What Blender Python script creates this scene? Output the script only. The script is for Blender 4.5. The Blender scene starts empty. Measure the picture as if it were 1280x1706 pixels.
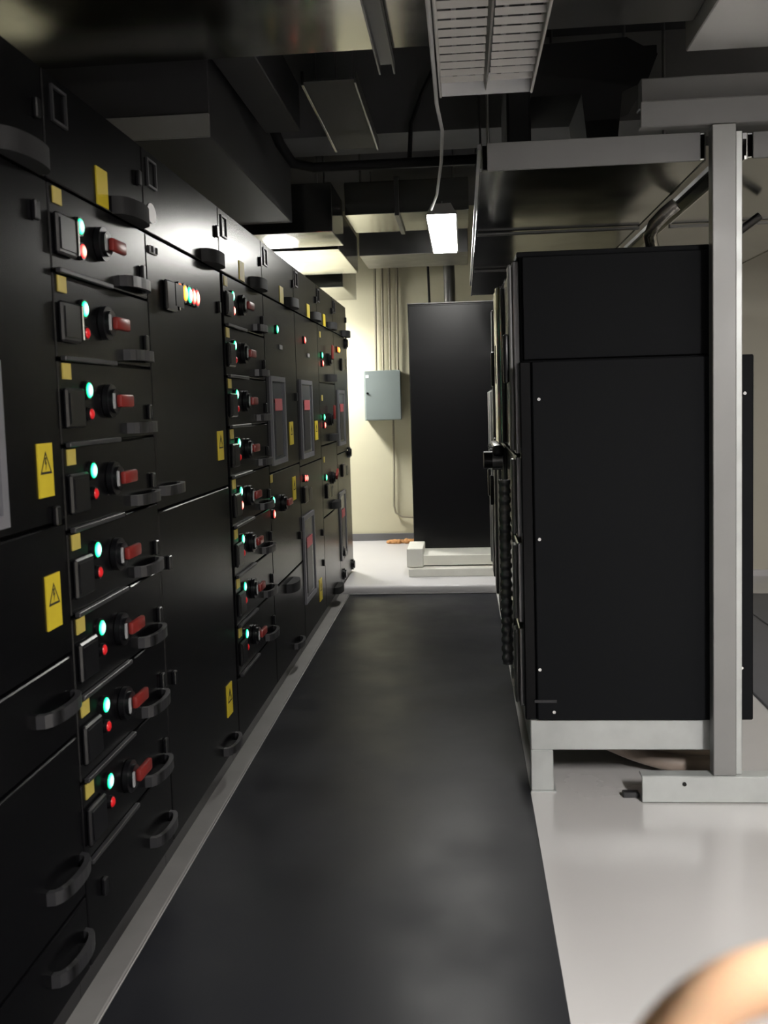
import bpy, bmesh, math, random
from mathutils import Vector, Matrix
random.seed(7)
PI = math.pi
sc = bpy.context.scene
C = sc.collection

# ------------------------------------------------------------------ camera
# focal length 1600 px on a 1280x1706 frame, rotation solved from vanishing points
cam_d = bpy.data.cameras.new('camera')
cam_d.sensor_fit = 'VERTICAL'; cam_d.sensor_height = 36.0
cam_d.lens = 1600.0 / 1706.0 * 36.0
cam_d.shift_y = -52.0 / 1706.0
cam_d.clip_start = 0.05
cam_d.dof.use_dof = True; cam_d.dof.focus_distance = 4.6; cam_d.dof.aperture_fstop = 6.0
cam = bpy.data.objects.new('camera', cam_d); C.objects.link(cam)
R = Matrix(((0.99620371, 0.02260702, 0.08406601),
            (0.08193997, 0.08256073, -0.99321174),
            (-0.02939411, 0.99632959, 0.08039488)))
cam.matrix_world = Matrix.Translation((0, 0, 1.45)) @ R.to_4x4()
sc.camera = cam

# ------------------------------------------------------------------ world and exposure
w = bpy.data.worlds.new('world'); sc.world = w; w.use_nodes = True
w.node_tree.nodes['Background'].inputs[0].default_value = (0.75, 0.8, 1.0, 1)
w.node_tree.nodes['Background'].inputs[1].default_value = 0.0
sc.view_settings.view_transform = 'Standard'; sc.view_settings.look = 'None'
sc.view_settings.exposure = 0.0; sc.view_settings.gamma = 1.0
sc.view_settings.use_curve_mapping = False
LIT_LAMP = 62.0        # hanging fluorescent over the aisle
HIDDEN_LAMP = 190.0     # fluorescent behind the end of the switchgear row
NEAR_LAMP = 380.0        # fluorescent over the side aisle to the right of the camera

SIDE_FILL = 28.0       # added unseen fill for the right wall, grey mats and duct undersides

# ------------------------------------------------------------------ materials
def newmat(name):
    m = bpy.data.materials.new(name); m.use_nodes = True
    nt = m.node_tree; return m, nt, nt.nodes['Principled BSDF']
def mat(name, col, rough=0.5, metal=0.0, noise=0.0, scale=6.0, bump=0.0, rvar=0.0, coat=0.0, stretch=(1, 1, 1), spec=0.5, ior=1.5):
    m, nt, p = newmat(name)
    p.inputs['Roughness'].default_value = rough; p.inputs['Metallic'].default_value = metal
    p.inputs['Coat Weight'].default_value = coat; p.inputs['Coat Roughness'].default_value = 0.15
    p.inputs['Specular IOR Level'].default_value = spec; p.inputs['IOR'].default_value = ior
    tc = nt.nodes.new('ShaderNodeTexCoord'); mp = nt.nodes.new('ShaderNodeMapping')
    mp.inputs['Scale'].default_value = stretch
    nt.links.new(tc.outputs['Object'], mp.inputs[0])
    n = nt.nodes.new('ShaderNodeTexNoise'); n.inputs['Scale'].default_value = scale; n.inputs['Detail'].default_value = 5
    nt.links.new(mp.outputs[0], n.inputs['Vector'])
    mx = nt.nodes.new('ShaderNodeMix'); mx.data_type = 'RGBA'
    mx.inputs[6].default_value = tuple(c * (1 - noise) for c in col) + (1,)
    mx.inputs[7].default_value = tuple(min(1, c * (1 + noise)) for c in col) + (1,)
    nt.links.new(n.outputs['Fac'], mx.inputs[0]); nt.links.new(mx.outputs[2], p.inputs['Base Color'])
    if rvar:
        mr = nt.nodes.new('ShaderNodeMapRange'); mr.inputs[1].default_value = 0.3; mr.inputs[2].default_value = 0.7
        mr.inputs[3].default_value = max(0.02, rough - rvar); mr.inputs[4].default_value = rough + rvar
        nt.links.new(n.outputs['Fac'], mr.inputs[0]); nt.links.new(mr.outputs[0], p.inputs['Roughness'])
    if bump:
        b = nt.nodes.new('ShaderNodeBump'); b.inputs['Strength'].default_value = bump; b.inputs['Distance'].default_value = 0.01
        nt.links.new(n.outputs['Fac'], b.inputs['Height']); nt.links.new(b.outputs[0], p.inputs['Normal'])
    return m
def emit(name, edge, core, s, r=0.019):
    m, nt, p = newmat(name)
    p.inputs['Base Color'].default_value = edge + (1,); p.inputs['Roughness'].default_value = 0.3
    tc = nt.nodes.new('ShaderNodeTexCoord'); ln = nt.nodes.new('ShaderNodeVectorMath'); ln.operation = 'LENGTH'
    sep = nt.nodes.new('ShaderNodeSeparateXYZ'); cmb = nt.nodes.new('ShaderNodeCombineXYZ')
    nt.links.new(tc.outputs['Object'], sep.inputs[0])
    nt.links.new(sep.outputs[1], cmb.inputs[1]); nt.links.new(sep.outputs[2], cmb.inputs[2])
    nt.links.new(cmb.outputs[0], ln.inputs[0])
    mr = nt.nodes.new('ShaderNodeMapRange'); mr.inputs[1].default_value = r * 0.5; mr.inputs[2].default_value = r * 0.95
    nt.links.new(ln.outputs['Value'], mr.inputs[0])
    mx = nt.nodes.new('ShaderNodeMix'); mx.data_type = 'RGBA'
    mx.inputs[6].default_value = core + (1,); mx.inputs[7].default_value = edge + (1,)
    nt.links.new(mr.outputs[0], mx.inputs[0]); nt.links.new(mx.outputs[2], p.inputs['Emission Color'])
    p.inputs['Emission Strength'].default_value = s
    return m
def lampmat(name, col, s):
    m, nt, p = newmat(name)
    p.inputs['Base Color'].default_value = (0.9, 0.9, 0.9, 1)
    p.inputs['Emission Color'].default_value = col + (1,); p.inputs['Emission Strength'].default_value = s
    return m
M = {
 'black_paint': mat('black_paint', (0.0025, 0.0025, 0.003), 0.26, noise=0.1, scale=3, rvar=0.012, bump=0.003, spec=0.5, ior=1.27),
 'black_panel': mat('black_panel', (0.0075, 0.008, 0.009), 0.6, noise=0.08, scale=2, spec=0.4, ior=1.15),
 'far_black': mat('far_black', (0.002, 0.002, 0.003), 0.36, noise=0.08, scale=2, spec=0.4),
 'black_plastic': mat('black_plastic', (0.004, 0.004, 0.005), 0.3, noise=0.1, scale=20),
 'grey_plastic': mat('grey_plastic', (0.022, 0.022, 0.024), 0.4, noise=0.1, scale=20),
 'pale_plastic': mat('pale_plastic', (0.30, 0.30, 0.31), 0.35, noise=0.05, scale=20),
 'gap': mat('gap', (0.004, 0.004, 0.004), 0.8),
 'white_sticker': mat('white_sticker', (0.75, 0.76, 0.78), 0.4, noise=0.03),
 'yellow': mat('yellow', (0.50, 0.39, 0.02), 0.5, noise=0.06, scale=30),
 'tag_yellow': mat('tag_yellow', (0.40, 0.32, 0.07), 0.5, noise=0.08, scale=30),
 'red_plastic': mat('red_plastic', (0.17, 0.016, 0.013), 0.35, noise=0.06, scale=30),
 'red_label': mat('red_label', (0.45, 0.10, 0.11), 0.5, noise=0.06, scale=30),
 'window_frame': mat('window_frame', (0.12, 0.12, 0.13), 0.4, noise=0.05, scale=20),
 'window_pane': mat('window_pane', (0.07, 0.075, 0.085), 0.2, noise=0.3, scale=14),
 'galvanised': mat('galvanised', (0.38, 0.38, 0.36), 0.16, metal=1.0, noise=0.22, scale=2.2, rvar=0.07, bump=0.05),
 'galvanised_dull': mat('galvanised_dull', (0.26, 0.26, 0.26), 0.36, metal=0.9, noise=0.2, scale=7, rvar=0.08),
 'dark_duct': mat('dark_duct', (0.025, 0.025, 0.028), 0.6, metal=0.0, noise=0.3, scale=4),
 'steel_grey_shaded': mat('steel_grey_shaded', (0.14, 0.14, 0.138), 0.5, noise=0.1, scale=5),  # darker steel for the overhead beams; weaker light up there put into colour
 'painted_duct': mat('painted_duct', (0.55, 0.55, 0.54), 0.6, noise=0.08, scale=3),
 'steel_grey': mat('steel_grey', (0.23, 0.23, 0.226), 0.45, metal=0.25, noise=0.10, scale=5, rvar=0.05),
 'plinth_steel_shaded': mat('plinth_steel_shaded', (0.20, 0.195, 0.19), 0.5, metal=0.2, noise=0.2, scale=6),  # steel edge, darkened; weaker light along the left row put into colour
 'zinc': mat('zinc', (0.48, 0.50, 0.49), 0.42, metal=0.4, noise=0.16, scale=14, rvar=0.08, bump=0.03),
 'cabinet_grey': mat('cabinet_grey', (0.36, 0.355, 0.36), 0.2, metal=0.6, noise=0.1, scale=4, rvar=0.05),
 'chrome': mat('chrome', (0.85, 0.85, 0.84), 0.2, metal=1.0, noise=0.05),
 'wall': mat('wall', (0.66, 0.63, 0.46), 0.75, noise=0.04, scale=3, bump=0.03),
 'wall_grey': mat('wall_grey', (0.60, 0.57, 0.48), 0.75, noise=0.04, scale=3, bump=0.03),
 'dark_ceiling': mat('dark_ceiling', (0.035, 0.035, 0.04), 0.9, noise=0.2, scale=3),
 'concrete': mat('concrete', (0.16, 0.16, 0.165), 0.8, noise=0.2, scale=4, bump=0.1),
 'floor': mat('floor', (0.54, 0.53, 0.52), 0.24, noise=0.06, scale=1.6, rvar=0.05, coat=0.2),
 'slab': mat('slab', (0.62, 0.61, 0.62), 0.35, noise=0.04, scale=3),
 'pedestal': mat('pedestal', (0.82, 0.81, 0.74), 0.45, noise=0.08, scale=9, bump=0.1),
 'mat': mat('mat', (0.010, 0.0105, 0.014), 0.40, noise=0.35, scale=2.6, rvar=0.07, bump=0.05, spec=0.5, ior=1.27),
 'mat_grey': mat('mat_grey', (0.10, 0.10, 0.112), 0.5, noise=0.12, scale=5, bump=0.05),
 'rubber': mat('rubber', (0.005, 0.005, 0.006), 0.75, noise=0.2, scale=12, bump=0.1),
 'conduit': mat('conduit', (0.30, 0.27, 0.20), 0.5, noise=0.1, scale=10),
 'box_grey': mat('box_grey', (0.22, 0.26, 0.255), 0.45, noise=0.05, scale=6),
 'fitting': mat('fitting', (0.46, 0.45, 0.43), 0.4, noise=0.1, scale=6),
 'cord': mat('cord', (0.5, 0.5, 0.5), 0.5, noise=0.05),
 'cable_tan': mat('cable_tan', (0.30, 0.24, 0.20), 0.55, noise=0.2, scale=20),
 'cable_black': mat('cable_black', (0.015, 0.015, 0.017), 0.35, noise=0.2, scale=20),
 'rag': mat('rag', (0.55, 0.27, 0.10), 0.8, noise=0.3, scale=30),
 'green_paint': mat('green_paint', (0.45, 0.52, 0.34), 0.5, noise=0.1, scale=8),
 'foil': mat('foil', (0.65, 0.62, 0.58), 0.25, metal=0.8, noise=0.3, scale=30, bump=0.3),
 'skin': mat('skin', (0.92, 0.58, 0.36), 0.5, noise=0.08, scale=40),
 'nail': mat('nail', (0.85, 0.58, 0.45), 0.3),
 'sleeve': mat('sleeve', (0.04, 0.05, 0.08), 0.9, noise=0.2, scale=60),
 'led_green': emit('led_green', (0.0, 1.0, 0.30), (0.45, 1.0, 0.9), 2.6),
 'led_red': emit('led_red', (1.0, 0.03, 0.03), (1.0, 0.6, 0.45), 2.2),
 'led_amber': emit('led_amber', (1.0, 0.35, 0.02), (1.0, 0.85, 0.25), 1.7),
 'led_orange': emit('led_orange', (1.0, 0.16, 0.02), (1.0, 0.32, 0.05), 1.1),
 'led_dim_red': emit('led_dim_red', (0.6, 0.01, 0.015), (0.7, 0.03, 0.03), 0.10),
 'tube_lit': lampmat('tube_lit', (1.0, 0.985, 0.93), LIT_LAMP),
 'tube_hidden': lampmat('tube_hidden', (1.0, 0.98, 0.93), HIDDEN_LAMP),
 'fill_side': lampmat('fill_side', (1.0, 0.97, 0.92), SIDE_FILL),
 'tube_near': lampmat('tube_near', (1.0, 0.96, 0.93), NEAR_LAMP),
}
M['skin'].node_tree.nodes['Principled BSDF'].inputs['Subsurface Weight'].default_value = 0.15
M['skin'].node_tree.nodes['Principled BSDF'].inputs['Subsurface Scale'].default_value = 0.004

# ------------------------------------------------------------------ helpers
WL = {}
class MB:
    """collects shapes and links them as one mesh object"""
    def __init__(s): s.bm = bmesh.new()
    def box(s, x0, x1, y0, y1, z0, z1, bev=0.0, seg=1):
        r = bmesh.ops.create_cube(s.bm, size=1)
        vs = r['verts']
        for v in vs:
            v.co = Vector(((x0 + x1) / 2 + v.co.x * (x1 - x0), (y0 + y1) / 2 + v.co.y * (y1 - y0), (z0 + z1) / 2 + v.co.z * (z1 - z0)))
        if bev:
            es = list({e for v in vs for e in v.link_edges})
            bmesh.ops.bevel(s.bm, geom=es, offset=bev, segments=seg, affect='EDGES', profile=0.5)
        return s
    def cyl(s, c, r, h, axis='x', n=20, r2=None, bev=0.0):
        r2 = r if r2 is None else r2
        res = bmesh.ops.create_cone(s.bm, cap_ends=True, segments=n, radius1=r, radius2=r2, depth=h)
        m = {'x': Matrix.Rotation(PI / 2, 4, 'Y'), 'y': Matrix.Rotation(-PI / 2, 4, 'X'), 'z': Matrix.Identity(4)}[axis]
        for v in res['verts']: v.co = (m @ v.co) + Vector(c)
        return s
    def dome(s, c, r, h):
        res = bmesh.ops.create_uvsphere(s.bm, u_segments=16, v_segments=8, radius=r)
        for v in res['verts']: v.co = Vector((v.co.x * h / r, v.co.y, v.co.z)) + Vector(c)
        return s
    def tube(s, pts, r, n=10, cap=True):
        pts = [Vector(p) for p in pts]; rings = []
        up = Vector((0.13, 0.21, 0.97))
        for i, p in enumerate(pts):
            a = pts[max(0, i - 1)]; b = pts[min(len(pts) - 1, i + 1)]
            d = (b - a).normalized()
            if abs(d.dot(up)) > 0.95: up = Vector((0.97, 0.2, 0.1))
            x = d.cross(up).normalized(); y = d.cross(x).normalized()
            rr = r[i] if isinstance(r, (list, tuple)) else r
            rings.append([s.bm.verts.new(p + (x * math.cos(2 * PI * k / n) + y * math.sin(2 * PI * k / n)) * rr) for k in range(n)])
        for a, b in zip(rings, rings[1:]):
            for k in range(n): s.bm.faces.new((a[k], a[(k + 1) % n], b[(k + 1) % n], b[k]))
        if cap:
            s.bm.faces.new(rings[0][::-1]); s.bm.faces.new(rings[-1])
        return s
    def prism(s, poly, axis, a, b):
        def pt(u, v, t): return {'x': (t, u, v), 'y': (u, t, v), 'z': (u, v, t)}[axis]
        A = [s.bm.verts.new(pt(u, v, a)) for u, v in poly]; B = [s.bm.verts.new(pt(u, v, b)) for u, v in poly]
        n = len(poly)
        s.bm.faces.new(A); s.bm.faces.new(B[::-1])
        for i in range(n): s.bm.faces.new((A[i], B[i], B[(i + 1) % n], A[(i + 1) % n]))
        return s
    def mesh(s, name, m, smooth=False):
        bmesh.ops.recalc_face_normals(s.bm, faces=s.bm.faces)
        me = bpy.data.meshes.new(name); s.bm.to_mesh(me); s.bm.free()
        me.materials.append(M[m])
        if smooth:
            for p in me.polygons: p.use_smooth = True
            me.set_sharp_from_angle(angle=math.radians(40))
        return me
    def build(s, name, m, parent=None, smooth=False):
        """shapes given in world coordinates"""
        L = WL.get(parent, Vector((0, 0, 0))) if parent else Vector((0, 0, 0))
        for v in s.bm.verts: v.co -= L
        o = bpy.data.objects.new(name, s.mesh(name, m, smooth)); C.objects.link(o)
        if parent: o.parent = parent
        WL[o] = L.copy()
        return o
def place(name, me, parent, loc):
    """an object sharing mesh data me, at world location loc, under parent"""
    o = bpy.data.objects.new(name, me); C.objects.link(o)
    L = WL.get(parent, Vector((0, 0, 0)))
    o.parent = parent; o.location = Vector(loc) - L; WL[o] = Vector(loc)
    return o
def tag(o, label=None, cat=None, group=None, kind=None):
    if label: o['label'] = label
    if cat: o['category'] = cat
    if group: o['group'] = group
    if kind: o['kind'] = kind
    return o
def thing(name, label, cat, loc, group=None):
    o = bpy.data.objects.new(name, None); C.objects.link(o); o.empty_display_size = 0.1
    o.location = loc; WL[o] = Vector(loc)
    return tag(o, label, cat, group)
def struct(o): o['kind'] = 'structure'; return o

# ------------------------------------------------------------------ room shell
struct(MB().box(-3.4, 4.0, -2.5, 9.75, -0.12, 0.0).build('floor', 'floor'))
struct(MB().box(-3.4, 4.0, -2.5, 9.75, 3.35, 3.5).build('ceiling', 'dark_ceiling'))
struct(MB().box(-3.4, 1.6, 9.6, 9.75, 0.0, 3.35).build('wall_back', 'wall'))
struct(MB().box(1.25, 4.0, 7.75, 7.9, 0.0, 3.35).build('wall_right_back', 'wall_grey'))
struct(MB().box(-3.55, -3.4, -2.5, 9.75, 0, 3.35).build('wall_left', 'wall'))
struct(MB().box(4.0, 4.15, -2.5, 9.75, 0, 3.35).build('wall_right', 'wall_grey'))
struct(MB().box(-3.4, 4.0, -2.65, -2.5, 0, 3.35).build('wall_front', 'concrete'))
struct(MB().box(-3.4, 1.6, 9.575, 9.6, 0.07, 0.14).build('baseboard_back', 'concrete'))
struct(MB().box(1.25, 4.0, 7.73, 7.75, 0.0, 0.05).build('baseboard_right', 'slab'))
struct(MB().box(-3.4, 1.25, 7.18, 9.6, 0.0, 0.07, 0.02, 3).build('trim_raised_slab', 'slab', smooth=True))
struct(MB().box(-0.985, -0.9, 0.6, 7.16, 0.0, 0.012, 0.003).build('trim_plinth_edge', 'plinth_steel_shaded'))

# ------------------------------------------------------------------ black switchgear row on the left
FX = -0.95; TOPZ = 2.25; DEP = 0.9
Z0 = 1.985; PIT = 0.2045

m_bezel = MB().cyl((0.002, 0, 0), 0.024, 0.008).mesh('bezel', 'black_plastic', True)
def lens(mname): return MB().dome((0.0, 0, 0), 0.0195, 0.007).mesh('lens_' + mname, mname, True)
LENS = {k: lens(k) for k in ('led_green', 'led_red', 'led_amber', 'led_orange', 'led_dim_red')}
m_meter = MB().box(0, 0.014, -0.055, 0.055, -0.048, 0.048, 0.005).mesh('meter', 'black_plastic')
m_meter_face = MB().box(0, 0.003, -0.042, 0.042, -0.036, 0.036).mesh('meter_face', 'black_plastic')
m_meter_rim = MB().box(0.0, 0.018, -0.004, 0.004, -0.04, 0.045, 0.002).mesh('meter_rim', 'chrome')
m_tag = MB().box(0, 0.003, -0.024, 0.024, -0.019, 0.019).mesh('name_tag', 'tag_yellow')
m_knob = MB().cyl((0.007, 0, 0), 0.044, 0.014, n=24).cyl((0.018, 0, 0), 0.032, 0.012, n=24).mesh('switch_base', 'black_plastic', True)
m_grip = MB().box(0.0, 0.016, 0.0, 0.10, -0.017, 0.017, 0.006, 2).mesh('switch_grip', 'red_plastic', True)
m_indicator_mark = MB().box(0, 0.004, -0.005, 0.005, -0.02, 0.02).mesh('mark', 'pale_plastic')
m_latch = MB().box(0, 0.012, -0.012, 0.012, -0.022, 0.022, 0.003).mesh('latch', 'black_plastic')
def arc_mesh(name, m, w, prot, h):
    b = MB(); n = 10; out = []; inn = []
    for i in range(n + 1):
        a = PI * i / n
        out.append((-w / 2 * math.cos(a), prot * math.sin(a) ** 0.7 if math.sin(a) > 0 else 0))
        inn.append((-(w / 2 - 0.016) * math.cos(a), (prot - 0.014) * math.sin(a) ** 0.7 if math.sin(a) > 0 else 0))
    for i in range(n):
        q = [out[i], out[i + 1], inn[i + 1], inn[i]]
        A = [b.bm.verts.new((x, y, -h / 2)) for y, x in q]; B = [b.bm.verts.new((x, y, h / 2)) for y, x in q]
        b.bm.faces.new(A); b.bm.faces.new(B[::-1])
        for k in range(4): b.bm.faces.new((A[k], B[k], B[(k + 1) % 4], A[(k + 1) % 4]))
    bmesh.ops.remove_doubles(b.bm, verts=b.bm.verts, dist=1e-5)
    return b.mesh(name, m, True)
m_pull = arc_mesh('pull_handle', 'grey_plastic', 0.20, 0.042, 0.03)
def hood():
    b = MB(); n = 12
    poly = [(0.05 * math.sin(PI * i / n) ** 0.7 if 0 < i < n else 0, -0.115 * math.cos(PI * i / n)) for i in range(n + 1)]
    return b.prism(poly, 'z', -0.024, 0.024).mesh('hooded_pull', 'rubber', True)
m_pull_black = hood()
m_slot = MB().box(0, 0.006, -0.035, 0.035, -0.012, 0.012, 0.002).mesh('slot_plate', 'pale_plastic')
m_slot_hole = MB().box(0.0, 0.003, -0.007, 0.007, -0.009, 0.009).mesh('slot_hole', 'gap')
def ring(w, h, t, d):
    b = MB()
    b.box(0, d, -w / 2, w / 2, h / 2 - t, h / 2); b.box(0, d, -w / 2, w / 2, -h / 2, -h / 2 + t)
    b.box(0, d, -w / 2, -w / 2 + t, -h / 2 + t, h / 2 - t); b.box(0, d, w / 2 - t, w / 2, -h / 2 + t, h / 2 - t)
    return b
m_holder = ring(0.085, 0.085, 0.007, 0.006).mesh('card_holder', 'grey_plastic')

def tri_mesh(s):
    b = MB(); t = 0.8
    o = [(-s / 2, -s * .43), (s / 2, -s * .43), (0, s * .43)]
    i = [(x * .78, y * .78 - s * .01) for x, y in o]
    for k in range(3):
        q = [o[k], o[(k + 1) % 3], i[(k + 1) % 3], i[k]]
        b.prism(q, 'x', 0, 0.0008)
    b.prism([(-.05 * s, .2 * s), (.06 * s, .2 * s), (.0 * s, .02 * s), (.07 * s, .02 * s), (-.04 * s, -.3 * s), (-.01 * s, -.06 * s), (-.08 * s, -.06 * s)], 'x', 0, 0.0008)
    return b.mesh('warning_triangle', 'gap')
m_tri = tri_mesh(0.062)
def hazard(p, y0, y1, z0, z1, small=False):
    y0 *= 0.987; y1 *= 0.987
    o = MB().box(FX + 0.010, FX + 0.0135, y0, y1, z0, z1).build('hazard_label', 'yellow', p)
    if not small:
        tm = place('warning_triangle', m_tri, o, (FX + 0.0135, (y0 + y1) / 2, z1 - (z1 - z0) * .36))
        s = min(1.0, (y1 - y0) / 0.08); tm.scale = (1, s, s)
    o['label'] = 'yellow hazard label'
    return o
def lamp(p, y, z, kind, name='indicator_lamp', x=FX + 0.012, s=1.0):
    y *= 0.982; z = 1.45 + (z - 1.45) * 0.985
    b = place(name, m_bezel, p, (x, y, z))
    place('lens', LENS[kind], b, (x + 0.005, y, z)); b.scale = (1, s, s)
    return b
def switch(p, y, z, x=FX + 0.012, s=1.0, ang=0.0):
    b = place('rotary_switch', m_knob, p, (x, y, z))
    g = place('switch_grip', m_grip, b, (x + 0.022, y, z)); g.rotation_euler = (ang, 0, 0)
    return b
def window(p, y0, y1, z0, z1):
    y0 *= 0.982; y1 *= 0.982
    cy, cz = (y0 + y1) / 2, (z0 + z1) / 2; ww, hh = y1 - y0, z1 - z0
    f = place('viewing_window', ring(ww, hh, 0.026, 0.014).mesh('viewing_window', 'window_frame'), p, (FX + 0.008, cy, cz))
    place('window_pane', MB().box(0, 0.006, -ww / 2 + .028, ww / 2 - .028, -hh / 2 + .028, hh / 2 - .028).mesh('window_pane', 'window_pane'), f, (FX + 0.009, cy, cz))
    place('meter_strip', MB().box(0, 0.004, -ww * .28, ww * .2, -hh * .40, hh * .2).mesh('meter_strip', 'grey_plastic'), f, (FX + 0.015, cy, cz))
    place('red_label', MB().box(0, 0.003, -ww * .28, ww * .2, -0.03, 0.03).mesh('red_label', 'red_label'), f, (FX + 0.0195, cy, cz + hh * .18))
    f['label'] = 'grey framed viewing window with red label inside'
    return f
def panel(p, y0, y1, z0, z1, name='door', g=0.004):
    return MB().box(FX - 0.012, FX + 0.010, y0 + g, y1 - g, z0 + g, z1 - g, 0.003).build(name, 'black_paint', p)

def column(y0, y1, label):
    t = thing('switchgear_cabinet', label, 'electrical cabinet', (FX - DEP / 2, (y0 + y1) / 2, 0), 'black switchgear cabinets in one row')
    MB().box(FX - DEP, FX - 0.012, y0 + 0.001, y1 - 0.001, 0.08, TOPZ).build('body', 'black_paint', t)
    MB().box(FX - DEP + .02, FX - 0.02, y0 + 0.001, y1 - 0.001, 0.0, 0.08).build('plinth', 'black_plastic', t)
    h = panel(t, y0, y1, Z0, TOPZ - 0.01, 'header_panel')
    place('card_holder', m_holder, h, (FX + 0.01, y0 + 0.085, 2.17))
    place('pull_handle', m_pull_black, h, (FX + 0.01, y1 - 0.15, Z0 + 0.025))
    place('latch', m_latch, h, (FX + 0.01, y1 - 0.045, 2.13))
    return t
def drawer(t, y0, y1, z1, z0, main, red, pull=True, sw=True, meter=True, main_row=False):
    d = panel(t, y0, y1, z0, z1, 'drawer', 0.003)
    zc = z1 - 0.071
    if meter:
        mm = place('meter', m_meter, d, (FX + 0.010, y0 + 0.07, zc - 0.045))
        place('meter_face', m_meter_face, mm, (FX + 0.023, y0 + 0.07, zc - 0.045))
        if main_row: place('meter_rim', m_meter_rim, mm, (FX + 0.010, y0 + 0.131, zc - 0.045))
    place('name_tag', m_tag, d, (FX + 0.010, y0 + 0.048, z1 - 0.028))
    lamp(d, y0 + 0.21, zc, main)
    lamp(d, y0 + 0.218, zc - 0.060, red, 'stop_button', s=0.9 if red == 'led_red' else 0.7)
    if sw:
        s = switch(d, y0 + 0.305, zc - 0.028)
        place('pointer_mark', m_indicator_mark, s, (FX + 0.036, y0 + 0.282, zc - 0.028))
    place('latch', m_latch, d, (FX + 0.010, y1 - 0.05, zc - 0.06))
    if pull: place('pull_handle', m_pull, d, (FX + 0.010, y1 - 0.135, z0 + 0.03))
    # ledge strip between two drawers
    MB().box(FX + 0.01, FX + 0.024, y0 + 0.02, y0 + 0.36, z0 - 0.004, z0 + 0.008, 0.002).build('edge_strip', 'grey_plastic', d)
    return d

# cabinet out of the left edge and the first in view
t = column(0.82, 1.5, 'black cabinet nearest the camera, outside the left edge of the frame')
panel(t, 0.82, 1.5, 1.2, Z0); panel(t, 0.82, 1.5, 0.09, 1.2)
t = column(1.5, 2.18, 'nearest black cabinet at left edge with two big yellow hazard labels')
d = panel(t, 1.5, 2.18, 1.195, Z0)
window(d, 1.56, 1.915, 1.20 + .02, 1.56)
hazard(d, 2.070, 2.147, 1.262, 1.383)
place('latch', m_latch, d, (FX + 0.01, 2.10, 1.90)); place('latch', m_latch, d, (FX + .01, 2.12, 1.215))
d2 = panel(t, 1.5, 2.18, 0.88, 1.195, 'door'); hazard(d2, 2.074, 2.150, 0.962, 1.086)
for (za, zb) in ((0.68, 0.88), (0.28, 0.68), (0.09, 0.28)):
    q = panel(t, 1.5, 2.18, za, zb, 'drawer')
    place('pull_handle', m_pull, q, (FX + 0.01, 2.065, za + 0.10))

# feeder column with eight green lamps
t = column(2.18, 2.86, 'black drawer cabinet with tall column of eight large green lamps')
hazard(t, 2.515, 2.595, 1.990, 2.088, True)
for k in range(8):
    drawer(t, 2.18, 2.86, Z0 - PIT * k, Z0 - PIT * (k + 1), 'led_green', 'led_red' if k == 0 else 'led_dim_red', main_row=(k < 2))
zb = Z0 - PIT * 8
q = panel(t, 2.18, 2.86, 0.09, zb, 'door'); place('pull_handle', m_pull, q, (FX + .01, 2.74, 0.19)); place('latch', m_latch, q, (FX + .01, 2.28, 0.25))
# incoming cabinet with lamp cluster
t = column(2.86, 3.755, 'black incoming cabinet with cluster of orange, yellow, green and red lamps')
d = panel(t, 2.86, 3.755, 1.14, Z0)
sp = place('slot_plate', m_slot, d, (FX + .01, 2.925, 1.938))
for dy in (-.02, .02): place('slot_hole', m_slot_hole, sp, (FX + .016, 2.925 + dy, 1.938))
mm = place('meter', m_meter, d, (FX + .01, 3.07, 1.815)); place('meter_face', m_meter_face, mm, (FX + .045, 3.07, 1.815)); place('meter_rim', m_meter_rim, mm, (FX + .01, 3.14, 1.815))
for y, k in ((3.236, 'led_orange'), (3.295, 'led_amber'), (3.352, 'led_green'), (3.40, 'led_red'), (3.447, 'led_red')): lamp(d, y, 1.848, k, s=1.4)
st = MB().cyl((0, 0, 0), 0.04, 0.002, n=24).mesh('oval_sticker', 'white_sticker')
o = place('oval_sticker', st, t, (FX + .012, 2.93, 2.05)); o.scale = (1, 1, 0.75)
o['label'] = 'white oval sticker'
hazard(d, 3.655, 3.735, 1.25, 1.362)
place('latch', m_latch, d, (FX + .01, 3.70, 1.84)); place('pull_handle', m_pull, d, (FX + .01, 2.98, 1.20))
d = panel(t, 2.86, 3.755, 0.09, 1.14); hazard(d, 3.625, 3.705, 0.25, 0.375)
place('pull_handle', m_pull, d, (FX + .01, 3.60, 0.14))
place('latch', m_latch, d, (FX + .01, 2.93, 0.97)); place('latch', m_latch, d, (FX + .01, 2.93, 0.6))
# second feeder column
t = column(3.755, 4.56, 'black drawer cabinet with second column of small green lamps and two red ones')
hazard(t, 4.14, 4.23, 1.995, 2.075, True)
for k in range(8):
    drawer(t, 3.79, 4.56, Z0 - PIT * k, Z0 - PIT * (k + 1), 'led_green', 'led_red' if k in (0, 4) else 'led_dim_red')
panel(t, 3.755, 4.56, 0.09, Z0 - PIT * 8, 'door')
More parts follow.
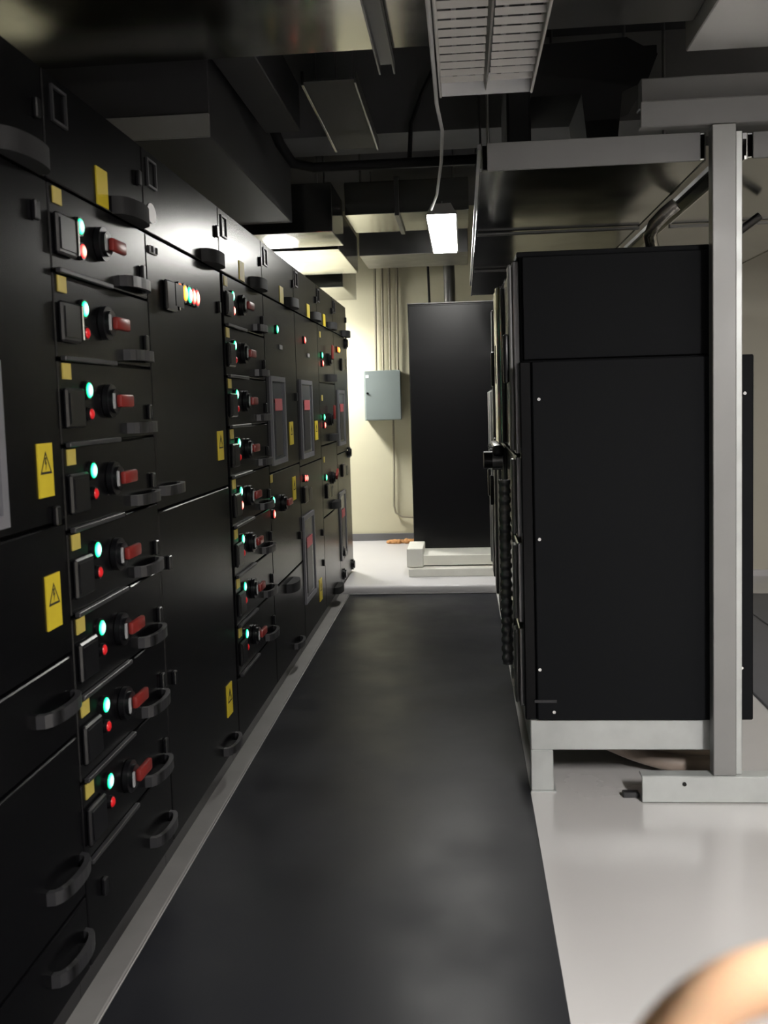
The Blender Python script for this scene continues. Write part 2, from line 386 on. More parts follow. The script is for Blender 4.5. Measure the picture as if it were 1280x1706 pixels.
# breaker cabinets with windows
t = column(4.56, 5.42, 'black cabinet with left one of the two framed upper windows')
d = panel(t, 4.56, 5.42, 1.125, Z0); window(d, 4.72, 5.10, 1.16, 1.60)
lamp(d, 4.951, 1.846, 'led_green'); hazard(t, 5.06, 5.16, 1.99, 2.075, True); hazard(d, 5.20, 5.31, 1.24, 1.365)
place('slot_plate', m_slot, d, (FX + .01, 4.96, 1.755)); place('latch', m_latch, d, (FX + .01, 5.36, 1.5))
d = panel(t, 4.56, 5.42, 0.56, 1.125); lamp(d, 4.685, 0.985, 'led_green'); lamp(d, 4.69, 0.918, 'led_red')
switch(d, 4.86, 0.955); place('name_tag', m_tag, d, (FX + .01, 4.53 + .07, 1.10)); place('latch', m_latch, d, (FX + .01, 5.33, 0.72))
hazard(d, 5.235, 5.325, 0.935, 1.062)
d = panel(t, 4.56, 5.42, 0.09, 0.56); place('pull_handle', m_pull, d, (FX + .01, 5.15, 0.15)); place('pull_handle', m_pull_black, d, (FX + .01, 5.0, 0.50))
t = column(5.42, 6.27, 'black cabinet with framed windows above and below')
d = panel(t, 5.42, 6.27, 1.1, Z0); window(d, 5.60, 6.02, 1.14, 1.60); lamp(d, 5.822, 1.845, 'led_red')
place('slot_plate', m_slot, d, (FX + .01, 5.86, 1.755)); hazard(t, 5.94, 6.05, 1.99, 2.07, True); hazard(d, 6.10, 6.22, 1.23, 1.352)
d = panel(t, 5.42, 6.27, 0.09, 1.1); window(d, 5.53, 5.93, 0.30, 0.81)
lamp(d, 5.66, 1.02, 'led_red'); lamp(d, 5.728, 1.015, 'led_red')
mm = place('meter', m_meter, d, (FX + .01, 5.55, 0.93)); place('meter_face', m_meter_face, mm, (FX + .045, 5.55, 0.93))
hazard(d, 6.06, 6.17, 0.20, 0.34)
for z in (0.62, 0.42): place('latch', m_latch, d, (FX + .01, 6.18, z))
t = column(6.27, 7.05, 'black cabinet with red-green lamp pairs and rotary switches near row end')
hazard(t, 6.64, 6.74, 1.99, 2.07, True)
zs = [1.985, 1.60, 1.18, 0.70, 0.09]
for k in range(4):
    d = panel(t, 6.27, 7.05, zs[k + 1], zs[k], 'drawer')
    if k < 3:
        z = (1.788, 1.368, 0.955)[k]
        lamp(d, 6.53, z, 'led_green')
        if k < 2: lamp(d, 6.55, z - 0.055, 'led_red')
        else:
            mm = place('meter', m_meter, d, (FX + .01, 6.47, z - 0.09)); place('meter_face', m_meter_face, mm, (FX + .045, 6.47, z - 0.09))
        switch(d, 6.74, z - 0.02, ang=0.5 if k == 2 else PI / 2 * .9); place('name_tag', m_tag, d, (FX + .01, 6.38, z + 0.13))
    place('pull_handle', m_pull_black, d, (FX + .01, 6.80, zs[k + 1] + 0.04))
t = column(7.05, 7.86, 'last black cabinet of the row with amber lamps, beside the cream wall')
d = panel(t, 7.05, 7.86, 1.08, Z0)
for y, k in ((7.36, 'led_orange'), (7.41, 'led_amber'), (7.46, 'led_amber')): lamp(d, y, 1.87, k)
mm = place('meter', m_meter, d, (FX + .01, 7.48, 1.76)); place('meter_face', m_meter_face, mm, (FX + .045, 7.48, 1.76))
window(d, 7.30, 7.68, 1.14, 1.56)
d = panel(t, 7.05, 7.86, 0.09, 1.08); window(d, 7.20, 7.55, 0.28, 0.79)
mm = place('meter', m_meter, d, (FX + .01, 7.33, 0.945)); place('meter_face', m_meter_face, mm, (FX + .045, 7.33, 0.945))
for z, par in ((1.06, d), (0.14, d), (1.94, t)): place('knob', m_knob, par, (FX + .01, 7.76, z))
place('knob', m_knob, d, (FX + .01, 6.75 + .45, 0.33)); place('knob', m_knob, d, (FX + .01, 7.2, 0.16))

# ------------------------------------------------------------------ floor mats
tag(MB().box(-0.895, 0.216, -1.4, 7.16, 0.0, 0.006, 0.002).build('rubber_mat', 'mat'), 'long black rubber insulating mat down the aisle', 'mat')
tag(MB().box(1.36, 1.845, 3.5, 7.0, 0.0, 0.012, 0.003).build('rubber_mat', 'mat_grey'), 'dark grey mat strip beside the galvanised post', 'mat', 'grey mats right of the post')
tag(MB().box(1.855, 2.36, 3.5, 7.0, 0.0, 0.012, 0.003).build('rubber_mat', 'mat_grey'), 'dark grey mat strip at right edge, farther from the post', 'mat', 'grey mats right of the post')
tag(MB().box(2.37, 3.3, 4.2, 7.1, 0.0, 0.09, 0.01).build('cable_trough_cover', 'rubber'), 'low black cover along the grey mats at far right edge', 'cover')

# ------------------------------------------------------------------ right cabinets on steel stand
XR = 0.20
def stand(x0, x1, y0, y1, label):
    t = thing('steel_stand', label, 'stand', ((x0 + x1) / 2, (y0 + y1) / 2, 0), 'grey steel stands under the right cabinets')
    L = 0.082; za, zb = 0.160, 0.275
    for (a, b_, c, d_) in ((x0, x1, y0, y0 + 0.05), (x0, x1, y1 - 0.05, y1)):
        MB().box(a, b_, c, d_, za, zb, 0.004).build('cross_rail', 'zinc', t)
    for xa in (x0, x1 - 0.05):
        MB().box(xa, xa + .05, y0 + .05, y1 - .05, za, zb, 0.004).build('side_rail', 'zinc', t)
    for xa in (x0, x1 - L):
        for ya in (y0, y1 - 0.05):
            MB().box(xa, xa + L, ya, ya + .05, 0.006, za, 0.003).build('leg', 'zinc', t)
            MB().box(xa - .0, xa + L + .01, ya, ya + .06, 0.0, 0.006).build('foot_plate', 'zinc', t)
    return t
stand(0.219, 0.97, 3.48, 5.0, 'grey steel stand under the near end of the right black cabinet')
stand(0.225, 0.97, 5.02, 6.9, 'grey steel stand under the far end of the right cabinets')

def rcab(y0, y1, zt, label, near=False):
    t = thing('battery_cabinet', label, 'electrical cabinet', (0.57, (y0 + y1) / 2, 0.277), 'black cabinets on the steel stands')
    MB().box(XR + 0.012, 0.945, y0 + .004, y1, 0.277, zt - 0.002, 0.003).build('body', 'black_panel', t)
    MB().box(XR + 0.0, 0.95, y0, y1, zt - 0.02, zt, 0.003).build('top_trim', 'black_panel', t)
    return t
RC1 = t = rcab(3.5, 4.42, 1.972, 'black cabinet with big blank side panel beside the galvanised post', True)
up = MB().box(XR + 0.02, 0.93, 3.487, 3.502, 1.59, 1.952, 0.002).build('upper_panel', 'black_panel', t)
sp = MB().box(0.245, 1.012, 3.462, 3.499, 0.278, 1.583, 0.004).build('side_panel', 'black_panel', t)
MB().box(0.202, 0.243, 3.468, 3.499, 0.278, 1.583, 0.004).build('corner_strip', 'black_paint', t)
m_screw = MB().cyl((0, 0, 0), 0.006, 0.006, 'y', 12).mesh('screw', 'chrome', True)
for x, z in ((0.268, 1.448), (0.262, 0.946), (0.256, 0.468), (0.305, 0.31), (0.98, 1.448), (0.97, 0.47)): place('screw', m_screw, sp, (x, 3.459, z))
MB().box(0.235, 0.315, 3.457, 3.462, 0.345, 0.355).build('grip_slot', 'grey_plastic', sp)
def rdoor(t, y0, y1, za, zb, handle=True):
    d = MB().box(XR - 0.012, XR + 0.012, y0 + .006, y1 - .006, za, zb, 0.004).build('door', 'cabinet_grey', t)
    MB().box(XR - 0.028, XR - 0.012, y0 + .02, y0 + .10, za + .01, zb - .01, 0.007, 3).build('door_rail', 'steel_grey', d, True)
    MB().box(XR - 0.028, XR - 0.012, y1 - .12, y1 - .04, za + .01, zb - .01, 0.007, 3).build('door_rail', 'steel_grey', d, True)
    if handle:
        h = MB().box(XR - 0.05, XR - 0.028, y0 + .035, y0 + .075, (za + zb) / 2 - .09, (za + zb) / 2 + .09, 0.008, 2).build('door_handle', 'black_plastic', d, True)
    return d
rdoor(t, 3.55, 4.42, 1.25, 1.95)
for i, z in enumerate((0.30, 0.62, 0.94)): rdoor(t, 3.55, 4.42, z, z + 0.30, False)
RC2 = t = rcab(4.43, 5.74, 2.0, 'tall black and grey cabinet behind the blank-sided one')
rdoor(t, 4.43, 5.08, 1.25, 1.975); rdoor(t, 5.08, 5.74, 1.25, 1.975); rdoor(t, 4.43, 5.08, 0.30, 1.24, False); rdoor(t, 5.08, 5.74, 0.30, 1.24, False)
t = rcab(5.75, 6.88, 1.56, 'lower far cabinet on the right, in front of the far black one')
rdoor(t, 5.75, 6.3, 0.30, 1.52); rdoor(t, 6.3, 6.88, 0.30, 1.52)
for y0_, y1_, tt in ((4.27, 4.42, 0), (4.44, 4.66, 1)):
    n = 12; cy = (y0_ + y1_) / 2; hw = (y1_ - y0_) / 2
    poly = [(XR - 0.028 - 0.022 * math.sin(PI * i / n), cy - hw * math.cos(PI * i / n)) for i in range(n + 1)]
    MB().prism(poly, 'z', 1.26, 1.94).build('edge_moulding', 'chrome', (RC1, RC2)[tt], True)
# round connector with collar and corrugated hose on the aisle side
t = thing('cable_connector', 'black round cable connector with grey collar on the right cabinet doors', 'connector', (XR, 4.35, 1.2))
MB().cyl((XR - 0.054, 4.30, 1.185), 0.046, 0.046, n=28).build('collar', 'cabinet_grey', t, True)
MB().cyl((XR - 0.085, 4.30, 1.185), 0.038, 0.06, n=28).build('socket', 'black_plastic', t, True)
MB().box(XR - 0.075, XR - 0.030, 4.2, 4.66, 1.205, 1.255, 0.01, 2).build('clamp', 'black_plastic', t, True)
for y in (4.28, 4.42, 4.56): MB().cyl((XR - 0.078, y, 1.235), 0.010, 0.02, n=12).build('bolt', 'chrome', t, True)
b = MB(); pts = []; rr = []
for i in range(120):
    z = 1.12 - i * 0.0065; pts.append((XR - 0.038, 3.98, z)); rr.append(0.026 if i % 6 < 3 else 0.021)
tag(b.tube(pts, rr, 12).build('corrugated_hose', 'cabinet_grey', smooth=True), 'grey corrugated hose running down the right cabinet doors', 'hose')
# cables under the cabinet
for i, (r, m, lab) in enumerate(((0.034, 'cable_tan', 'thick tan cable curving on the floor beneath the black cabinet, front one'), (0.03, 'cable_tan', 'thick tan cable curving beneath the black cabinet, middle one'), (0.028, 'cable_black', 'black cable lying behind the tan ones beneath the black cabinet'))):
    pts = []
    for k in range(25):
        u = k / 24; pts.append((0.36 + 0.64 * u, 3.72 + i * 0.09 - 0.06 * math.sin(u * PI * .55), 0.20 - (0.165 - 0.012 * i) * math.sin(min(1, u * 1.25) * PI / 2)))
    tag(MB().tube(pts, r, 14).build('cable', m, smooth=True), lab, 'cable', 'cables under the right cabinet')

# ------------------------------------------------------------------ post, beam and base channel
t = thing('support_post', 'tall light grey steel channel post standing beside the black cabinet', 'post', (0.9, 3.4, 0.098))
MB().box(0.856, 0.934, 3.395, 3.403, 0.098, 2.352, 0.002).build('web', 'steel_grey', t)
MB().box(0.856, 0.864, 3.403, 3.45, 0.098, 2.352, 0.002).build('flange', 'steel_grey', t)
MB().box(0.926, 0.934, 3.403, 3.45, 0.098, 2.352, 0.002).build('flange', 'steel_grey', t)
MB().box(0.937, 0.958, 3.41, 3.418, 0.098, 2.33, 0.002).build('edge_strip', 'zinc', t)
t = thing('base_channel', 'light grey steel channel lying on the floor under the post', 'steel channel', (1.1, 3.42, 0))
MB().box(0.605, 1.75, 3.385, 3.393, 0.004, 0.097, 0.002).build('web', 'zinc', t)  # brighter than the post; stronger light near the floor put into colour
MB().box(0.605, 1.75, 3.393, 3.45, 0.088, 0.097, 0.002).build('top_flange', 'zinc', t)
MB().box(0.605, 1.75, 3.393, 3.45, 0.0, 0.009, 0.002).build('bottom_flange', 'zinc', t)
MB().cyl((0.752, 3.383, 0.072), 0.007, 0.006, 'y', 12).build('bolt_hole', 'gap', t, True)
tag(MB().box(0.545, 0.603, 3.43, 3.46, 0.0, 0.02, 0.003).build('steel_offcut', 'grey_plastic'), 'small dark bracket on the floor at the channel end', 'bracket')
t = thing('cross_beam', 'light grey steel channel beam across the post top', 'beam', (1.3, 3.4, 2.355))
MB().box(0.62, 2.6, 3.395, 3.403, 2.355, 2.438, 0.002).build('web', 'steel_grey_shaded', t)
MB().box(0.62, 2.6, 3.403, 3.45, 2.431, 2.438, 0.002).build('top_flange', 'steel_grey_shaded', t)
MB().box(0.62, 2.6, 3.403, 3.45, 2.355, 2.362, 0.002).build('bottom_flange', 'steel_grey_shaded', t)
t = thing('upper_beam', 'pale steel beam running just above the post crossbeam', 'beam', (1.3, 3.5, 2.46))
MB().box(0.64, 2.7, 3.50, 3.56, 2.462, 2.548, 0.004).build('web', 'steel_grey_shaded', t)
MB().box(0.64, 2.7, 3.47, 3.59, 2.452, 2.462, 0.002).build('flange', 'galvanised_dull', t)

def tray(x0, x1, y0, y1, z0, z1, label, seams=()):
    t = thing('cable_tray', label, 'cable tray', ((x0 + x1) / 2, (y0 + y1) / 2, z0), 'galvanised trays over the right cabinets')
    MB().box(x0 + .004, x1 - .004, y0 + .01, y1, z0 + .004, z0 + .008).build('tray_bottom', 'galvanised', t)
    MB().box(x0, x0 + .004, y0 + .01, y1, z0, z1).build('side_wall', 'galvanised', t)
    MB().box(x1 - .004, x1, y0 + .01, y1, z0, z1).build('side_wall', 'galvanised', t)
    MB().box(x0 + .02, x1 - .02, y0, y0 + .01, z0, z1, 0.002).build('end_plate', 'steel_grey_shaded', t)
    MB().box(x0 + .004, x1 - .004, y0 + .01, y1, z1 - .006, z1 - .002).build('lid', 'galvanised_dull', t)
    MB().box(x0 - .012, x0, y0 + .01, y1, z1 - .02, z1).build('side_lip', 'galvanised_dull', t)
    MB().box(x0 - .006, x0, y0 + .01, y1, z0 - 0.0, z0 + .012).build('lower_lip', 'chrome', t)
    for y in seams: MB().box(x0 + .002, x1 - .002, y, y + .03, z0 - .012, z0, 0.002).build('seam_flange', 'galvanised_dull', t)
    return t
tray(0.082, 0.85, 3.45, 7.45, 2.247, 2.343, 'galvanised tray hung lengthwise above the right black cabinet', (4.7, 6.0))
tray(0.985, 1.75, 3.45, 6.6, 2.247, 2.335, 'galvanised tray cut by the right edge of the frame', (4.7,))
# hangers
for i, (x, y, lab) in enumerate(((0.12, 3.9, 'nearest rod, on the aisle side'), (0.8, 3.9, 'nearest rod, on the post side'), (0.12, 5.2, 'second rod along the aisle side'), (0.12, 6.6, 'farthest rod along the aisle side'))):
    tag(MB().cyl((x, y, (2.343 + 3.35) / 2), 0.006, 3.35 - 2.337, 'z', 8).build('hanger_rod', 'galvanised_dull'), 'thin hanger of the right tray, ' + lab, 'rod', 'tray hanger rods')
# pipe elbow with foil wrap behind the post
t = thing('wrapped_pipe', 'foil wrapped pipe elbow with pale green base on top of the black cabinet', 'pipe', (0.83, 4.1, 1.99))
pts = [(0.83, 4.2, 2.0), (0.82, 4.18, 2.03), (0.80, 4.15, 2.07), (0.785, 4.12, 2.11), (0.80, 4.1, 2.15), (0.84, 4.08, 2.19), (0.88, 4.06, 2.22)]
MB().tube(pts, 0.028, 12).build('foil_elbow', 'foil', t, True)
MB().box(0.775, 0.84, 4.02, 4.06, 1.972, 2.04, 0.004).build('green_block', 'green_paint', t)
MB().box(0.845, 0.91, 4.02, 4.06, 1.972, 2.045, 0.004).build('grey_block', 'fitting', t)
t = thing('pipe_clamp', 'small grey pipe clamp on top of the black cabinet', 'clamp', (0.7, 4.1, 1.972))
MB().box(0.69, 0.74, 4.05, 4.10, 1.972, 1.985, 0.003).build('foot', 'fitting', t); MB().box(0.70, 0.72, 4.06, 4.08, 1.985, 2.04, 0.003).build('bolt', 'galvanised_dull', t)
tag(MB().tube([(1.0, 4.3, 2.0), (1.28, 4.3, 2.20)], 0.018, 10).build('diagonal_brace', 'black_plastic', smooth=True), 'dark diagonal brace behind the post at right edge', 'brace')

# ------------------------------------------------------------------ far black cabinet and pedestal
t = thing('concrete_pedestal', 'white two-step pedestal under the far black cabinet', 'pedestal', (-0.1, 8.0, 0.07))
MB().box(-0.46, 0.6, 7.52, 8.8, 0.07, 0.135, 0.006, 2).build('lower_step', 'pedestal', t)
MB().box(-0.465, 0.6, 7.62, 8.8, 0.145, 0.226, 0.004).build('upper_step', 'pedestal', t)
MB().box(-0.44, 0.58, 7.66, 8.8, 0.135, 0.145).build('joint', 'concrete', t)
MB().box(-0.475, -0.345, 7.56, 7.97, 0.14, 0.29, 0.006).build('corner_block', 'pedestal', t)
t = thing('tall_cabinet', 'tall plain black cabinet standing on a white pedestal at the aisle end', 'electrical cabinet', (-0.05, 8.35, 0.226))
MB().box(-0.44, 0.44, 8.0, 8.7, 0.226, 2.255, 0.004).build('body', 'far_black', t)
MB().box(-0.435, 0.435, 7.985, 8.0, 0.235, 2.24, 0.003).build('front_panel', 'far_black', t)
MB().box(-0.443, 0.443, 7.98, 8.7, 2.255, 2.262).build('top_trim', 'steel_grey', t)

# ------------------------------------------------------------------ wall box and conduits
t = thing('junction_box', 'grey metal electrical box mounted on the cream end wall', 'electrical box', (-0.78, 9.6, 1.29))
MB().box(-0.965, -0.615, 9.40, 9.6, 1.285, 1.765, 0.004).build('body', 'box_grey', t)
d = MB().box(-0.955, -0.605, 9.385, 9.40, 1.29, 1.77, 0.005).build('door', 'box_grey', t)
MB().cyl((-0.93, 9.38, 1.55), 0.011, 0.012, 'y', 12).build('lock', 'black_plastic', d, True)
MB().box(-0.945, -0.915, 9.383, 9.386, 1.70, 1.73).build('label_plate', 'white_sticker', d)
for i, (xt, xb) in enumerate(((-0.83, -0.855), (-0.76, -0.785), (-0.69, -0.715), (-0.61, -0.64))):
    pts = [(xb, 9.56, 1.765 + 0.0)] + [(xb + (xt - xb) * u, 9.56, 1.765 + u * (3.33 - 1.765)) for u in (0.1, 0.35, 0.6, 0.85, 1.0)]
    o = MB().tube(pts, 0.012, 8).build('conduit', 'conduit', smooth=True)
    tag(o, ('leftmost', 'second from left', 'third from left', 'rightmost')[i] + ' of four thin conduits rising from the grey wall box', 'conduit', 'conduits above the wall box')
tag(MB().tube([(-0.70, 9.57, 1.29), (-0.705, 9.57, 0.8), (-0.715, 9.57, 0.42), (-0.70, 9.57, 0.35), (-0.64, 9.57, 0.31), (-0.48, 9.57, 0.30)], 0.010, 8).build('drop_conduit', 'conduit', smooth=True), 'thin conduit dropping from the wall box and bending right', 'conduit')
tag(MB().tube([(-0.325, 9.5, 3.33), (-0.30, 9.5, 2.1)], 0.012, 8).build('dark_conduit', 'cable_black', smooth=True), 'thin dark conduit dropping behind the far black cabinet', 'conduit')
tag(MB().tube([(-0.11, 9.3, 3.33), (-0.11, 9.3, 2.8), (-0.105, 9.28, 2.6), (-0.105, 9.28, 2.0)], 0.055, 16).build('round_duct', 'galvanised_dull', smooth=True), 'grey round duct rising behind the far black cabinet', 'duct')
b = MB()
for k in range(7):
    b.dome((-0.74 + k * 0.038, 9.38 + random.uniform(-.02, .02), 0.075), random.uniform(.03, .05), random.uniform(.03, .06))
for v in b.bm.verts: v.co.z = 0.07 + max(0.0, (v.co.z - 0.055)) * 0.7; v.co.y += random.uniform(-.006, .006)
tag(b.build('crumpled_rag', 'rag', smooth=True), 'small orange-brown rag on the floor at the cream wall foot', 'rag')

# ------------------------------------------------------------------ overhead ducts
def duct(x0, x1, y0, y1, z0, z1, label, flanges=(), axis='y', m='galvanised', name='air_duct', rods=()):
    t = thing(name, label, 'duct', ((x0 + x1) / 2, (y0 + y1) / 2, z0))
    MB().box(x0, x1, y0, y1, z0, z1, 0.004).build('duct_body', m, t)
    for f in flanges:
        if axis == 'y': MB().box(x0 - .02, x1 + .02, f, f + .03, z0 - .02, z1 + .02, 0.002).build('flange', 'galvanised_dull', t)
        else: MB().box(f, f + .03, y0 - .02, y1 + .02, z0 - .02, z1 + .02, 0.002).build('flange', 'galvanised_dull', t)
    for x, y in rods or ((x0 + .1, y0 + .1), (x1 - .1, y0 + .1)):
        MB().cyl((x, y, (z1 + 3.35) / 2), 0.006, 3.35 - z1, 'z', 8).build('hanger_rod', 'galvanised_dull', t)
    return t
duct(-3.3, 0.285, 0.3, 3.56, 2.72, 3.1, 'broad galvanised duct crossing overhead nearest the camera')
duct(0.30, 0.80, 0.6, 3.42, 2.70, 3.0, 'dull galvanised duct overhead left of the grey painted one', (), 'y', 'galvanised_dull')
duct(0.81, 3.2, 0.6, 3.58, 2.655, 3.0, 'grey painted duct overhead at the top right corner', (), 'y', 'painted_duct')
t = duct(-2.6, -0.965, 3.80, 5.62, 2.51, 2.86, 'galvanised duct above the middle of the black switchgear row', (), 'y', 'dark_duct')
MB().box(-2.6, -0.965, 3.785, 3.80, 2.51, 2.60, 0.002).build('front_lip', 'steel_grey', t)
duct(-3.0, -0.76, 5.84, 6.38, 2.49, 2.78, 'short cross duct above the switchgear windows', (), 'x')
duct(-3.0, -0.83, 6.66, 7.9, 2.515, 2.8, 'wide cross duct above the far end of the switchgear row')
duct(-3.0, -1.0, 8.25, 9.3, 2.45, 2.75, 'duct over the gap between the switchgear row and end wall')
duct(-0.75, 0.065, 6.40, 7.08, 2.69, 2.9, 'cross duct with shiny underside beside the lit lamp', (-0.42,), 'x')
duct(-0.82, 0.065, 7.94, 8.7, 2.655, 2.9, 'dark duct across the aisle just before the end wall', (), 'x', 'galvanised_dull')
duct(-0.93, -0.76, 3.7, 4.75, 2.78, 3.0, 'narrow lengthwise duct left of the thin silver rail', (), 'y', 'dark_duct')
struct(MB().box(-3.4, 4.0, 5.3, 5.7, 2.9, 3.35).build('trim_ceiling_beam', 'concrete'))
t = thing('hanger_strut', 'slotted grey strut fixed lengthwise under the near cross duct', 'strut', (-0.25, 2.6, 2.68))
MB().box(-0.285, -0.225, 0.9, 3.68, 2.706, 2.714).build('web', 'steel_grey', t)
MB().box(-0.285, -0.279, 0.9, 3.68, 2.67, 2.706).build('flange', 'steel_grey', t)
MB().box(-0.231, -0.225, 0.9, 3.68, 2.67, 2.706).build('flange', 'steel_grey', t)
t = thing('high_tray', 'high narrow tray with one thin silver rail over the aisle', 'cable tray', (-0.55, 4.8, 2.80))
MB().box(-0.655, -0.643, 4.15, 5.25, 2.80, 2.86, 0.002).build('rail', 'chrome', t)
MB().box(-0.43, -0.42, 4.15, 5.25, 2.80, 2.86, 0.002).build('rail', 'galvanised_dull', t)
MB().box(-0.643, -0.43, 4.15, 5.25, 2.815, 2.82).build('tray_bottom', 'dark_duct', t)
for x, y in ((-0.62, 4.35), (-0.45, 4.35), (-0.62, 5.1)): MB().cyl((x, y, 3.085), 0.005, 0.53, 'z', 8).build('hanger_rod', 'galvanised_dull', t)
tag(MB().tube([(-0.1, 5.15, 3.33), (-0.1, 5.15, 3.2), (-0.18, 5.15, 3.05), (-0.24, 5.15, 2.9), (-0.25, 5.13, 2.72)], 0.012, 8).build('loose_cable', 'cable_black', smooth=True), 'loose black cable sagging from the ceiling', 'cable')
# long black pipe crossing the gap
tag(MB().tube([(-0.97, 4.86, 2.98), (-0.90, 4.95, 2.78), (-0.85, 5.03, 2.7), (-0.75, 5.08, 2.685), (0.4, 5.08, 2.685)], 0.026, 10).build('cross_pipe', 'rubber', smooth=True), 'black insulated pipe crossing below the ceiling beam', 'pipe')
# black insulated elbow at upper right
t = thing('insulated_duct', 'large black insulated elbow duct at the upper right', 'duct', (0.6, 4.3, 2.6))
for x, y in ((0.4, 4.2), (0.7, 4.2)): MB().cyl((x, y, 3.1), 0.006, 0.49, 'z', 8).build('hanger_rod', 'galvanised_dull', t)
MB().prism([(0.30, 2.86), (0.68, 2.87), (0.80, 2.80), (0.76, 2.70), (0.66, 2.66), (0.64, 2.47), (0.52, 2.47), (0.50, 2.66), (0.30, 2.66)], 'y', 3.86 + .15, 4.32 + .15).build('elbow', 'rubber', t)
MB().box(0.66, 0.80, 4.03, 4.45, 2.80, 2.84).build('flap', 'rubber', t)
tag(MB().box(0.20, 0.297, 4.0, 4.5, 2.35, 3.35, 0.01).build('insulated_riser', 'rubber'), 'narrow black insulated riser left of the elbow duct', 'duct')

# ------------------------------------------------------------------ light fittings
def batten(x, y0, y1, z, m, label, w=0.15, top=3.35, drop=0.004):
    t = thing('ceiling_lamp', label, 'light', (x, (y0 + y1) / 2, z), 'hanging fluorescent fittings')
    MB().prism([(x - w * .35, z + .075), (x + w * .35, z + .075), (x + w * .55, z + .012), (x - w * .55, z + .012)], 'y', y0, y1).build('housing', 'fitting', t)
    for s in (-1, 1): MB().box(x + s * w * .55 - .004, x + s * w * .55 + .004, y0, y1, z - .006, z + .02).build('reflector_edge', 'fitting', t)
    MB().box(x - w * .5, x + w * .5, y0 + .01, y1 - .01, z - drop, z + .010, 0.002).build('diffuser', m, t)
    for yy in (y0 + .25, y1 - .25):
        MB().cyl((x, yy, (z + .075 + top) / 2), 0.004, top - z - .075, 'z', 8).build('suspension_rod', 'galvanised_dull', t)
    return t
batten(-0.105, 5.84, 7.25, 2.55, 'tube_lit', 'lit fluorescent lamp hanging over the aisle before the end wall', 0.165, 2.688)
batten(-1.65, 8.75, 9.32, 2.30, 'tube_hidden', 'lit fluorescent lamp hidden behind the end of the switchgear row', 0.2, 2.449, 0.035)
batten(1.6, -0.85, 0.35, 2.50, 'tube_near', 'lit fluorescent lamp over the side aisle right of the camera', 0.2, 2.654)
batten(2.0, 4.6, 5.8, 2.45, 'fill_side', 'added fill lamp, out of view, farther down the right side aisle', 0.2)
t = thing('louvre_light', 'unlit louvred troffer light with two bays hanging over the aisle', 'light', (0.11, 2.7, 2.5))
x0, x1, ya, yb = -0.058, 0.262, 2.25, 3.44
MB().box(x0, x1, ya, yb, 2.575, 2.585).build('back_plate', 'grey_plastic', t)  # dark colour stands for the shade in the gaps between blades
for xs in (x0, x1 - .008): MB().box(xs, xs + .008, ya, yb, 2.50, 2.575, 0.002).build('side_rail', 'fitting', t)
for ys in (ya, yb - .006): MB().box(x0 + .008, x1 - .008, ys, ys + .006, 2.505, 2.575).build('end_plate', 'white_sticker', t)  # white colour stands for the bright reflections at the fitting's end
xm = (x0 + x1) / 2
MB().prism([(xm - .012, 2.575), (xm + .012, 2.575), (xm, 2.515)], 'y', ya + .006, yb - .006).build('centre_ridge', 'fitting', t)
for xa, xb in ((x0 + .008, xm - .01), (xm + .01, x1 - .008)):
    k = 0; y = ya + .05
    while y < yb - .09:
        MB().prism([(y - .007, 2.530), (y + .007, 2.530), (y, 2.512)], 'x', xa, xb).build('louvre_blade', 'fitting', t); y += .068
for xc in (x0 + .055, x0 + .115, xm + .045, xm + .105):
    MB().cyl((xc, (ya + yb) / 2, 2.563), 0.008, yb - ya - .02, 'y', 10).build('tube', 'pale_plastic', t, True)
for xa in (x0 + .03, x1 - .03): MB().cyl((xa, 3.2, 2.652), 0.004, .134, 'z', 8).build('suspension_rod', 'galvanised_dull', t)
tag(MB().tube([(x0 - .012, 2.3, 2.51), (x0 - .012, 3.42, 2.51), (x0 - .012, 3.5, 2.50), (-0.055, 3.7, 2.46), (-0.07, 4.2, 2.47), (-0.11, 5.0, 2.50), (-0.16, 5.75, 2.575), (-0.16, 5.835, 2.60)], 0.007, 8).build('lamp_cord', 'cord', smooth=True), 'pale grey cord linking the louvred light to the lit lamp', 'cord')

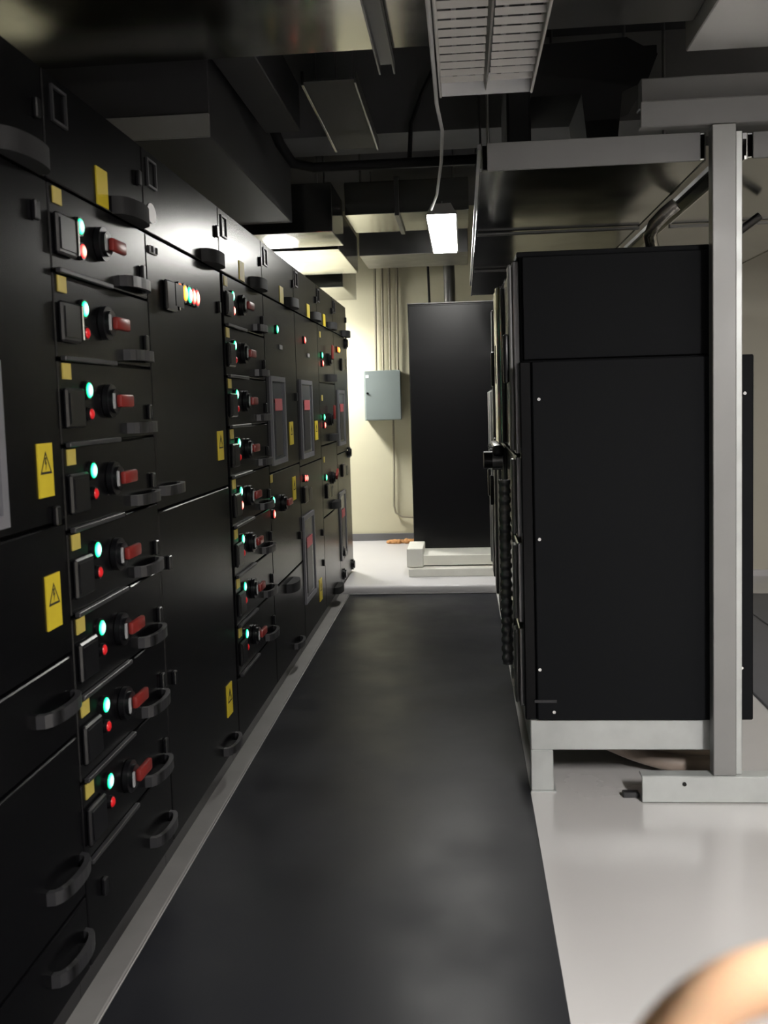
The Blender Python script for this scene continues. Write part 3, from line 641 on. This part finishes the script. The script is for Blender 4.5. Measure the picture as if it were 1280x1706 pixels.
# ------------------------------------------------------------------ hand
def hand():
    root = thing('person', 'blurred hand and forearm with one bent finger reaching in at bottom right', 'person', (0.2, 0.25, 1.05))
    me = bpy.data.meshes.new('hand')
    W = lambda u, v, y=0.30: Vector((0.047 + (u - 1040) * 0.0001875, y, 1.248 - (v - 1706) * 0.000185))
    V = []; E = []; Rr = []
    def add(p, r, par=None):
        V.append(tuple(p)); Rr.append(r)
        if par is not None: E.append((par, len(V) - 1))
        return len(V) - 1
    wrist = add(W(1680, 1900), 0.027)
    palm = add(W(1570, 1810), 0.030, wrist)
    arm = add(W(1990, 2180), 0.030, wrist); arm = add(W(2500, 2700), 0.038, arm)
    # index finger seen in the frame
    pts = [(1475, 1640, .016), (1380, 1607, .0118), (1290, 1612, .0108), (1215, 1640, .0106), (1140, 1695, .0104), (1085, 1770, .0098), (1062, 1840, .0088)]
    pr = palm
    for u, v, r in pts: pr = add(W(u, v, 0.30 - 0.0 * u), r, pr)
    tip = W(1062, 1840)
    # three more fingers curled below and behind it
    for k, (dv, dy, sc_) in enumerate(((85, -0.022, 1.02), (150, -0.042, 0.96), (200, -0.060, 0.82))):
        pr = palm
        for u, v, r in ((1490, 1700, .015), (1400, 1690, .0112), (1310, 1735, .0105), (1260, 1810, .0100), (1285, 1890, .0095), (1345, 1925, .0082)):
            pr = add(W(1600 + (u - 1600) * sc_, v + dv * .6, 0.30 + dy), r * (0.97 - 0.04 * k), pr)
    # thumb from the side of the palm
    pr = wrist
    for u, v, y, r in ((1540, 1870, .315, .017), (1440, 1890, .33, .0135), (1360, 1900, .335, .012), (1290, 1890, .332, .0098)):
        pr = add(W(u, v, y), r, pr)
    L = WL[root]
    me.from_pydata([tuple(Vector(v) - L) for v in V], E, [])
    me.materials.append(M['skin'])
    o = bpy.data.objects.new('body', me); C.objects.link(o); o.parent = root; WL[o] = L
    md = o.modifiers.new('skin', 'SKIN'); md.use_smooth_shade = True
    for i, sv in enumerate(me.skin_vertices[0].data): sv.radius = (Rr[i], Rr[i]); sv.use_root = (i == 0)
    sb = o.modifiers.new('sub', 'SUBSURF'); sb.levels = 2; sb.render_levels = 2
    # nail on the out-of-frame tip and a sleeve
    b = MB().dome((0, 0, 0), 0.006, 0.003)
    for v in b.bm.verts: v.co = Vector((v.co.y, v.co.x, v.co.z * 1.3)) + tip + Vector((-0.006, -0.0075, 0.004))
    b.build('fingernail', 'nail', root, True)
    a, c = Vector(V[3]), Vector(V[2])
    MB().tube([c, c.lerp(a, .5), a, a + (a - c) * .3], [.040, .044, .048, .052], 20).build('sleeve', 'sleeve', root, True)
hand()
